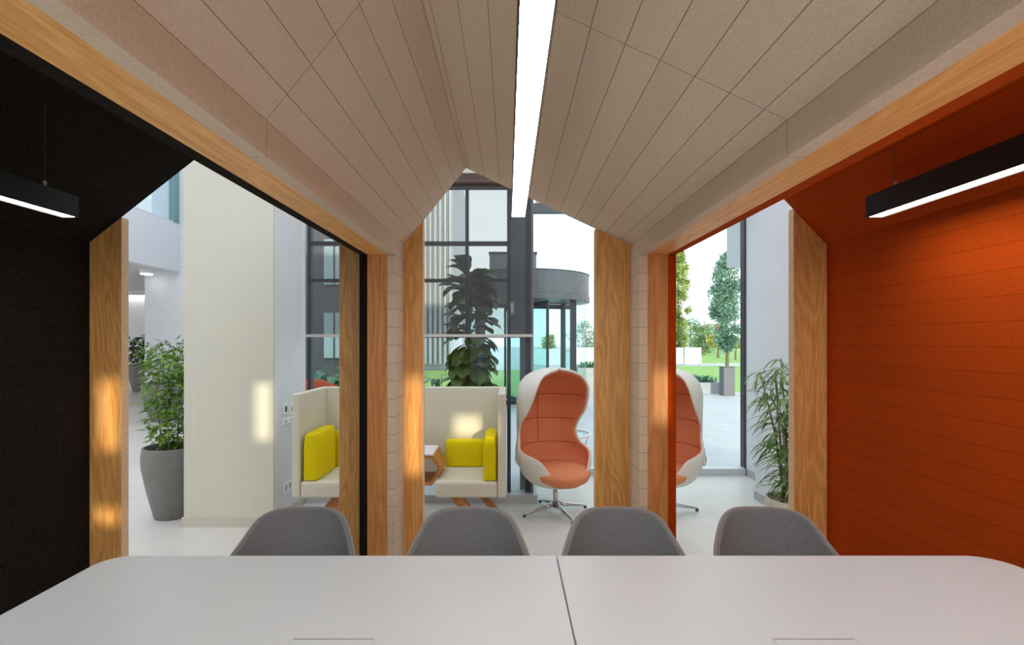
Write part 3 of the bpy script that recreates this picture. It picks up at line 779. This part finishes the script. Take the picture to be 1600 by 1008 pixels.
# red-orange armchair outside the left window
ac = thing('armchair', 'red-orange armchair outside the window, its rounded back showing above the sofa', 'chair', (PX(500, 6.3), 6.3, -.02))
P = []
for j in range(9):
    s = j/8; row = []
    for k in range(25):
        th = math.radians(-110+220*k/24); zt = 1.06 - .38*(abs(th)/1.92)**2.2
        row.append(((.26+.05*s)*math.sin(th), -(.26+.03*s)*math.cos(th), .36+(zt-.36)*s))
    P.append(row)
o = MB().grid(P).build('backrest', M['red_orange'], ac, smooth=True); mod(o, 'SOLIDIFY', thickness=.05, offset=0)
MB().lathe([(0, .34), (.25, .34), (.28, .38), (.26, .45), (0, .46)], seg=32).build('seat', M['red_orange'], ac, smooth=True)
for sx in (-1, 1):
    for sy in (-1, 1): MB().tube([(sx*.15, sy*.15, .35), (sx*.22, sy*.22, 0)], .013, 8).build('leg', M['chrome'], ac)

# ------------------------------------------------------------------ outside
struct(MB().prism([(-8, 11.9), (-2.1, 4.95), (.26, 4.9), (.26, 5.8), (3.4, 5.9), (30, 5.9), (60, 120), (-60, 120)], 'Z', -.08, -.02).build('ground', M['paving']), 'grey stone paving of the court outside', 'ground')
struct(MB().box(6.45, 40, 15, 30, -.03, .0).build('lawn', M['grass']), 'sunlit lawn beyond the planters on the right', 'lawn')
struct(MB().box(-9, .9, 14, 26, -.03, .0).build('lawn', M['grass']), 'lawn strip beyond the window behind the sofa', 'lawn')
struct(MB().box(8, 70, 34, 80, -.03, .0).build('lawn', M['grass']), 'far lawn below the poplars', 'lawn')

# revolving door
DY, DR = 12.0, 1.5
rd = thing('revolving_door', 'round glazed revolving door drum with grey metal canopy in the court', 'door', (PX(819, DY), DY, -.02))
dm = MB(); z0, z1 = PZ(474, DY)+.02, PZ(433, DY)+.02
dm.lathe([(DR, z0), (DR+.02, z0), (DR+.02, z0+.12), (DR, z0+.13), (DR, z1-.03), (DR+.02, z1), (0, z1)], seg=72)
dm.lathe([(0, z0), (DR, z0)], seg=72)
dm.build('canopy', M['drum_metal'], rd)
for a0 in (-.25*PI, .75*PI):
    P = [[((DR-.06)*math.cos(a0+k/14*PI/2), (DR-.06)*math.sin(a0+k/14*PI/2), z) for k in range(15)] for z in (.02, z0)]
    MB().grid(P).build('curved_glass', M['glass_teal'], rd, smooth=True)
for a in (-.25*PI, .25*PI, .75*PI, 1.25*PI):
    c, s = math.cos(a)*(DR-.06), math.sin(a)*(DR-.06)
    MB().box(c-.06, c+.06, s-.06, s+.06, 0, z0).build('door_post', M['frame_dark'], rd)
MB().tube([(0, 0, 0), (0, 0, z0)], .05, 14).build('pivot_post', M['frame_dark'], rd)
for k in range(4):
    a = k*PI/2 + .35; L = DR-.14
    mtx = Matrix.Rotation(a, 4, 'Z')
    mb = MB(); mb.box(.05, L, -.02, .02, .03, .13).box(.05, L, -.02, .02, z0-.12, z0-.02).box(L-.06, L, -.02, .02, .13, z0-.12)
    mb.bm.transform(mtx); o = mb.build('door_wing', M['frame_dark'], rd)
    mb = MB(); mb.box(.06, L-.06, -.004, .004, .13, z0-.12); mb.bm.transform(mtx); mb.build('pane', M['glass_teal'], o)
bb = thing('roof_unit', 'dark boxed unit standing on the revolving door canopy', 'unit', (PX(800, DY)+.05, DY, z1-.02))
MB().box(-.56, .5, -.4, .4, 0, .48, .01).build('casing', M['column_grey'], bb)
MB().box(-.58, .52, -.42, .42, .48, .52).build('cover_lid', M['frame_dark'], bb)

def planter(px0, px1, d, ytop, label, depth=1.2, seed=1, plants=6):
    x0, x1 = PX(px0, d), PX(px1, d); h = PZ(ytop, d)
    r = thing('concrete_planter', label, 'planter', ((x0+x1)/2, d, -.02), 0, 'concrete planters in the court'); w = (x1-x0)/2
    mb = MB(); mb.box(-w, w, 0, .1, 0, h).box(-w, w, depth-.1, depth, 0, h).box(-w, -w+.1, .1, depth-.1, 0, h).box(w-.1, w, .1, depth-.1, 0, h)
    mb.build('planter_wall', M['concrete'], r)
    MB().box(-w+.1, w-.1, .1, depth-.1, 0, h-.05).build('soil', M['soil'], r)
    rn = random.Random(seed); fm = MB()
    for k in range(plants*22):
        x = rn.uniform(-w+.15, w-.15); a = rn.uniform(0, 2*PI)
        fm.leaf((x, rn.uniform(.2, depth-.2), h-.05), (math.cos(a)*.6, math.sin(a)*.6, 1), rn.uniform(.2, .5), .06, droop=1.0)
    fm.build('foliage', M['leaf_teal'], r, normals=False)['kind'] = 'stuff'
planter(1040, 1131, 14.6, 597, 'low grey concrete planter in front of the white hoarding, seen through the orange bay', seed=2, plants=9)
planter(903, 960, 14.6, 574, 'tall grey concrete planter beside the hooded chair, in front of white panels', seed=3, plants=4)
bn = thing('litter_bin', 'upright grey bollard bin at the corner of the lawn', 'bin', (PX(1136, 14.2), 14.2, -.02))
MB().box(-.155, .155, -.155, .155, 0, .77, .008).build('bin_body', M['bin_grey'], bn)
MB().box(-.16, .16, -.16, .16, .77, .79, .004).build('bin_lid', M['frame_dark'], bn)
def hoarding(px0, px1, d, yt, yb, mat, label):
    x0, x1 = PX(px0, d), PX(px1, d); r = thing('hoarding_panel', label, 'panel', ((x0+x1)/2, d, -.02), 0, 'hoarding panels across the court'); w = (x1-x0)/2
    MB().box(-w, w, 0, .06, .1, PZ(yt, d)+.02).build('panel_sheet', M[mat], r)
    for s in (-1, 1): MB().box(s*w*.9-.04, s*w*.9+.04, .06, .12, 0, PZ(yt, d)).build('support_post', M['concrete'], r)
hoarding(1046, 1068, 31, 543, 571, 'panel_pale', 'pale blue-grey hoarding panel beyond the planter by the orange post')
hoarding(1070, 1096, 31, 543, 571, 'panel_white', 'white hoarding panel to the right of the pale blue-grey one')
hoarding(900, 932, 30, 543, 571, 'panel_white', 'white hoarding panel behind the tall planter near the plywood board')
hoarding(834, 884, 30, 545, 580, 'panel_pale', 'pale hoarding panel seen through the revolving door')

def tree(loc, h, w, trunk, n, mat, label, name='tree', columnar=False, L=.28, seed=1, group='trees beyond the court'):
    rn = random.Random(seed)
    r = thing(name, label, 'tree', loc, 0, group)
    tm = MB(); tm.tube([(0, 0, 0), (.03, 0, trunk), (0, .03, h*.6), (0, 0, h*.9)], [w*.045+.03, w*.035+.025, w*.02+.02, .012], 8)
    boughs = []
    for k in range(16):
        a = rn.uniform(0, 2*PI); z = trunk + (h-trunk)*rn.random()*.85; q = w*.5*(.85 if columnar else .8)
        e = Vector((q*math.cos(a)*rn.uniform(.4, .9), q*math.sin(a)*rn.uniform(.4, .9), z + (h*.16 if columnar else h*.06)))
        tm.tube([(0, 0, z), e], [.04, .012], 5); boughs.append(e)
    tm.build('trunk', M['bark'], r)
    fm = MB()
    clumps = []
    NCL = 170 if columnar else 90
    for k in range(NCL):
        z = rn.random(); 
        prof = (math.sin(PI*min(1, (z*.93+.05)))**.6) if columnar else (math.sin(PI*(z*.86+.1))**.7)
        a = rn.uniform(0, 2*PI); q = w*.5*prof*rn.random()**.5
        clumps.append((Vector((q*math.cos(a), q*math.sin(a), trunk+(h-trunk)*z)), w*.5*(rn.uniform(.25, .5) if columnar else rn.uniform(.16, .36))))
    for k in range(n):
        c, rr = clumps[rn.randrange(NCL)]
        v = Vector((rn.gauss(0, 1), rn.gauss(0, 1), rn.gauss(0, 1))).normalized()*rr*rn.random()**.4
        a = rn.uniform(0, 2*PI)
        s = rn.uniform(.6, 1.2)
        fm.leaf(c+v, (math.cos(a), math.sin(a), rn.uniform(-.6, 1.0)), L*s, L*.7*s, droop=.5, shape=[0.1, 1, 0.1])
    fm.build('foliage', M[mat], r, normals=False)
    return r
tree((PX(1136, 30), 30, 0), PZ(398, 30), 1.75, 1.0, 9500, 'tree_teal', 'tall blue-green poplar in the middle of the right window', 'poplar_tree', True, .2, 2)
tree((PX(1060, 36), 36, 0), PZ(385, 36), 1.5, .3, 9500, 'tree_lime', 'tall lime green columnar poplar beside the orange post', 'poplar_tree', True, .2, 3)
spots = [(1096, 52, 507, 3.2, 'tree_green', 'green tree between the two poplars'), (1122, 44, 522, 1.6, 'tree_yellow', 'small yellow-green tree to the left of the tall poplar trunk'),
         (1149, 40, 528, 1.0, 'tree_yellow', 'slender golden tree at the right edge of the window'), (1108, 62, 510, 4.0, 'tree_teal', 'blue-green tree in the far row behind the yellow-green one'),
         (1176, 84, 503, 4.2, 'tree_green', 'green tree in the far row behind the grey window mullion'), (1079, 60, 500, 3.4, 'tree_teal', 'blue-green tree behind the lime poplar'),
         (915, 55, 505, 3.6, 'tree_teal', 'blue-green tree right of the revolving door'), (948, 78, 498, 3.8, 'tree_green', 'green tree half hidden by the plywood board'),
         (858, 60, 524, 1.8, 'tree_lime', 'small lime green tree seen through the revolving door'), (690, 60, 480, 5.0, 'tree_green', 'tree seen faintly through the blind at the lawn'),
         (560, 30, 500, 2.0, 'tree_green', 'tree outside behind the oak post of the dark bay')]
for i, (px, d, yt, w, mt, lb) in enumerate(spots):
    tree((PX(px, d), d, 0), PZ(yt, d), w, .5 if w > 1.7 else 1.0, 1100, mt, lb, L=.34, seed=20+i)
hz = thing('distant_house', 'pale house with a reddish roof far behind the trees', 'building', (PX(1120, 95), 95, 0))
MB().box(-2.6, 2.6, 0, 5, 0, 3.6).build('house_wall', M['panel_white'], hz)
MB().prism([(-2.9, 3.6), (2.9, 3.6), (0, 4.6)], 'Y', -.3, 5.3).build('roof', M['roof_red'], hz)

# finned building across the lawn
fbld = thing('finned_building', 'pale building with upright facade fins, beyond the lawn behind the blind', 'building', (PX(640, 26), 26, 0))
w0, w1x = PX(585, 26)-PX(640, 26), PX(706, 26)-PX(640, 26)
MB().box(w0, w1x, .3, 8, 0, 11).build('facade_wall', M['facade_back'], fbld)
for k in range(15):
    x = w1x-.08-.25*k
    MB().box(x-.055, x+.055, -.1, .3, .3, 11).build('facade_fin', M['facade_fin'], fbld)

ob = thing('office_building', 'grey office block with pale windows outside the window beside the cream pillar', 'building', (PX(500, 18), 18, -.02))
MB().box(-1.9, 2.2, .2, 6, 0, 9).build('facade_wall', M['bin_grey'], ob)
for zz in (1.0, 3.6, 6.2):
    for xx in (-1.5, .1, 1.0):
        f = MB().box(xx, xx+.75, .1, .22, zz-.1, zz+1.5).build('window', M['panel_pale'], ob)
        MB().box(xx+.35, xx+.39, .07, .1, zz-.1, zz+1.5).build('mullion', M['frame_dark'], f)

# ------------------------------------------------------------------ unseen wall added behind the camera to block the sun, cut to shape its patches
SUN = Vector((-.25, .955, -.15)).normalized()
YB = -7.0
def rear(x, y, z):
    k = (y-YB)/SUN.y
    return x - SUN.x*k, z - SUN.z*k
openings = []
def opening(x0, x1, y, z0, z1):
    a, za = rear(x0, y, z0); b, zb = rear(x1, y, z1)
    openings.append((a, b, za, zb))
opening(-2.40, -2.28, 3.0, .86, 1.27)       # low sun that reaches the plywood boards, the posts, the pillar and the sofa
opening(-2.42, -2.28, 3.0, .43, .52)
opening(-.60, -.50, 3.0, .72, 1.28)
opening(.80, .87, 2.78, 1.06, 1.34)
opening(-2.04, -1.91, 4.12, .70, 1.16)
opening(-.48, -.24, 4.5, .66, .84)
xs = sorted({-14, 6.5} | {v for o in openings for v in o[:2]}); zs = sorted({0, 8.5} | {v for o in openings for v in o[2:]})
mb = MB()
for i in range(len(xs)-1):
    for j in range(len(zs)-1):
        cx, cz = (xs[i]+xs[i+1])/2, (zs[j]+zs[j+1])/2
        if any(a < cx < b and c < cz < d for a, b, c, d in openings): continue
        mb.box(xs[i], xs[i+1], YB-.04, YB, zs[j], zs[j+1])
struct(mb.build('wall_rear', M['wall_white']), 'unseen white sun-blocking wall added behind the viewer, with openings cut to shape the sun patches', 'wall')

# ------------------------------------------------------------------ light
w = D.worlds.new('sky_world'); SC.world = w; w.use_nodes = True
nt = w.node_tree; bg = nt.nodes['Background']
tc = nt.nodes.new('ShaderNodeTexCoord'); sp = nt.nodes.new('ShaderNodeSeparateXYZ')
nt.links.new(tc.outputs['Generated'], sp.inputs[0])
cr = nt.nodes.new('ShaderNodeValToRGB')
cr.color_ramp.elements[0].position = 0.0; cr.color_ramp.elements[0].color = (1, 1, 1, 1)
cr.color_ramp.elements[1].position = .8; cr.color_ramp.elements[1].color = (.88, .93, 1, 1)
nt.links.new(sp.outputs[2], cr.inputs[0]); nt.links.new(cr.outputs[0], bg.inputs[0])
bg.inputs[1].default_value = 1.05
sl = D.lights.new('sun', 'SUN'); sl.energy = 2.1; sl.color = (1, .86, .62); sl.angle = math.radians(.6)
so_ = D.objects.new('sun', sl); COL.objects.link(so_); so_.rotation_euler = SUN.to_track_quat('-Z', 'Y').to_euler(); so_.location = (2, -20, 8)

# ------------------------------------------------------------------ camera and colour management
cd = D.cameras.new('camera'); cam = D.objects.new('camera', cd); COL.objects.link(cam)
cam.location = (0, 0, H); cam.rotation_euler = (PI/2, 0, 0)
cd.sensor_fit = 'HORIZONTAL'; cd.sensor_width = 36; cd.lens = 36*F/1600
cd.shift_x = (800-CX)/1600; cd.shift_y = (CY-504)/1600; cd.clip_start = .02; cd.clip_end = 500
SC.camera = cam
SC.view_settings.view_transform = 'Standard'; SC.view_settings.look = 'None'
SC.view_settings.exposure = .85; SC.view_settings.gamma = 1; SC.view_settings.use_curve_mapping = False
cy = SC.cycles
cy.use_denoising = True; cy.max_bounces = 10; cy.diffuse_bounces = 6; cy.transparent_max_bounces = 24
cy.sample_clamp_indirect = 8
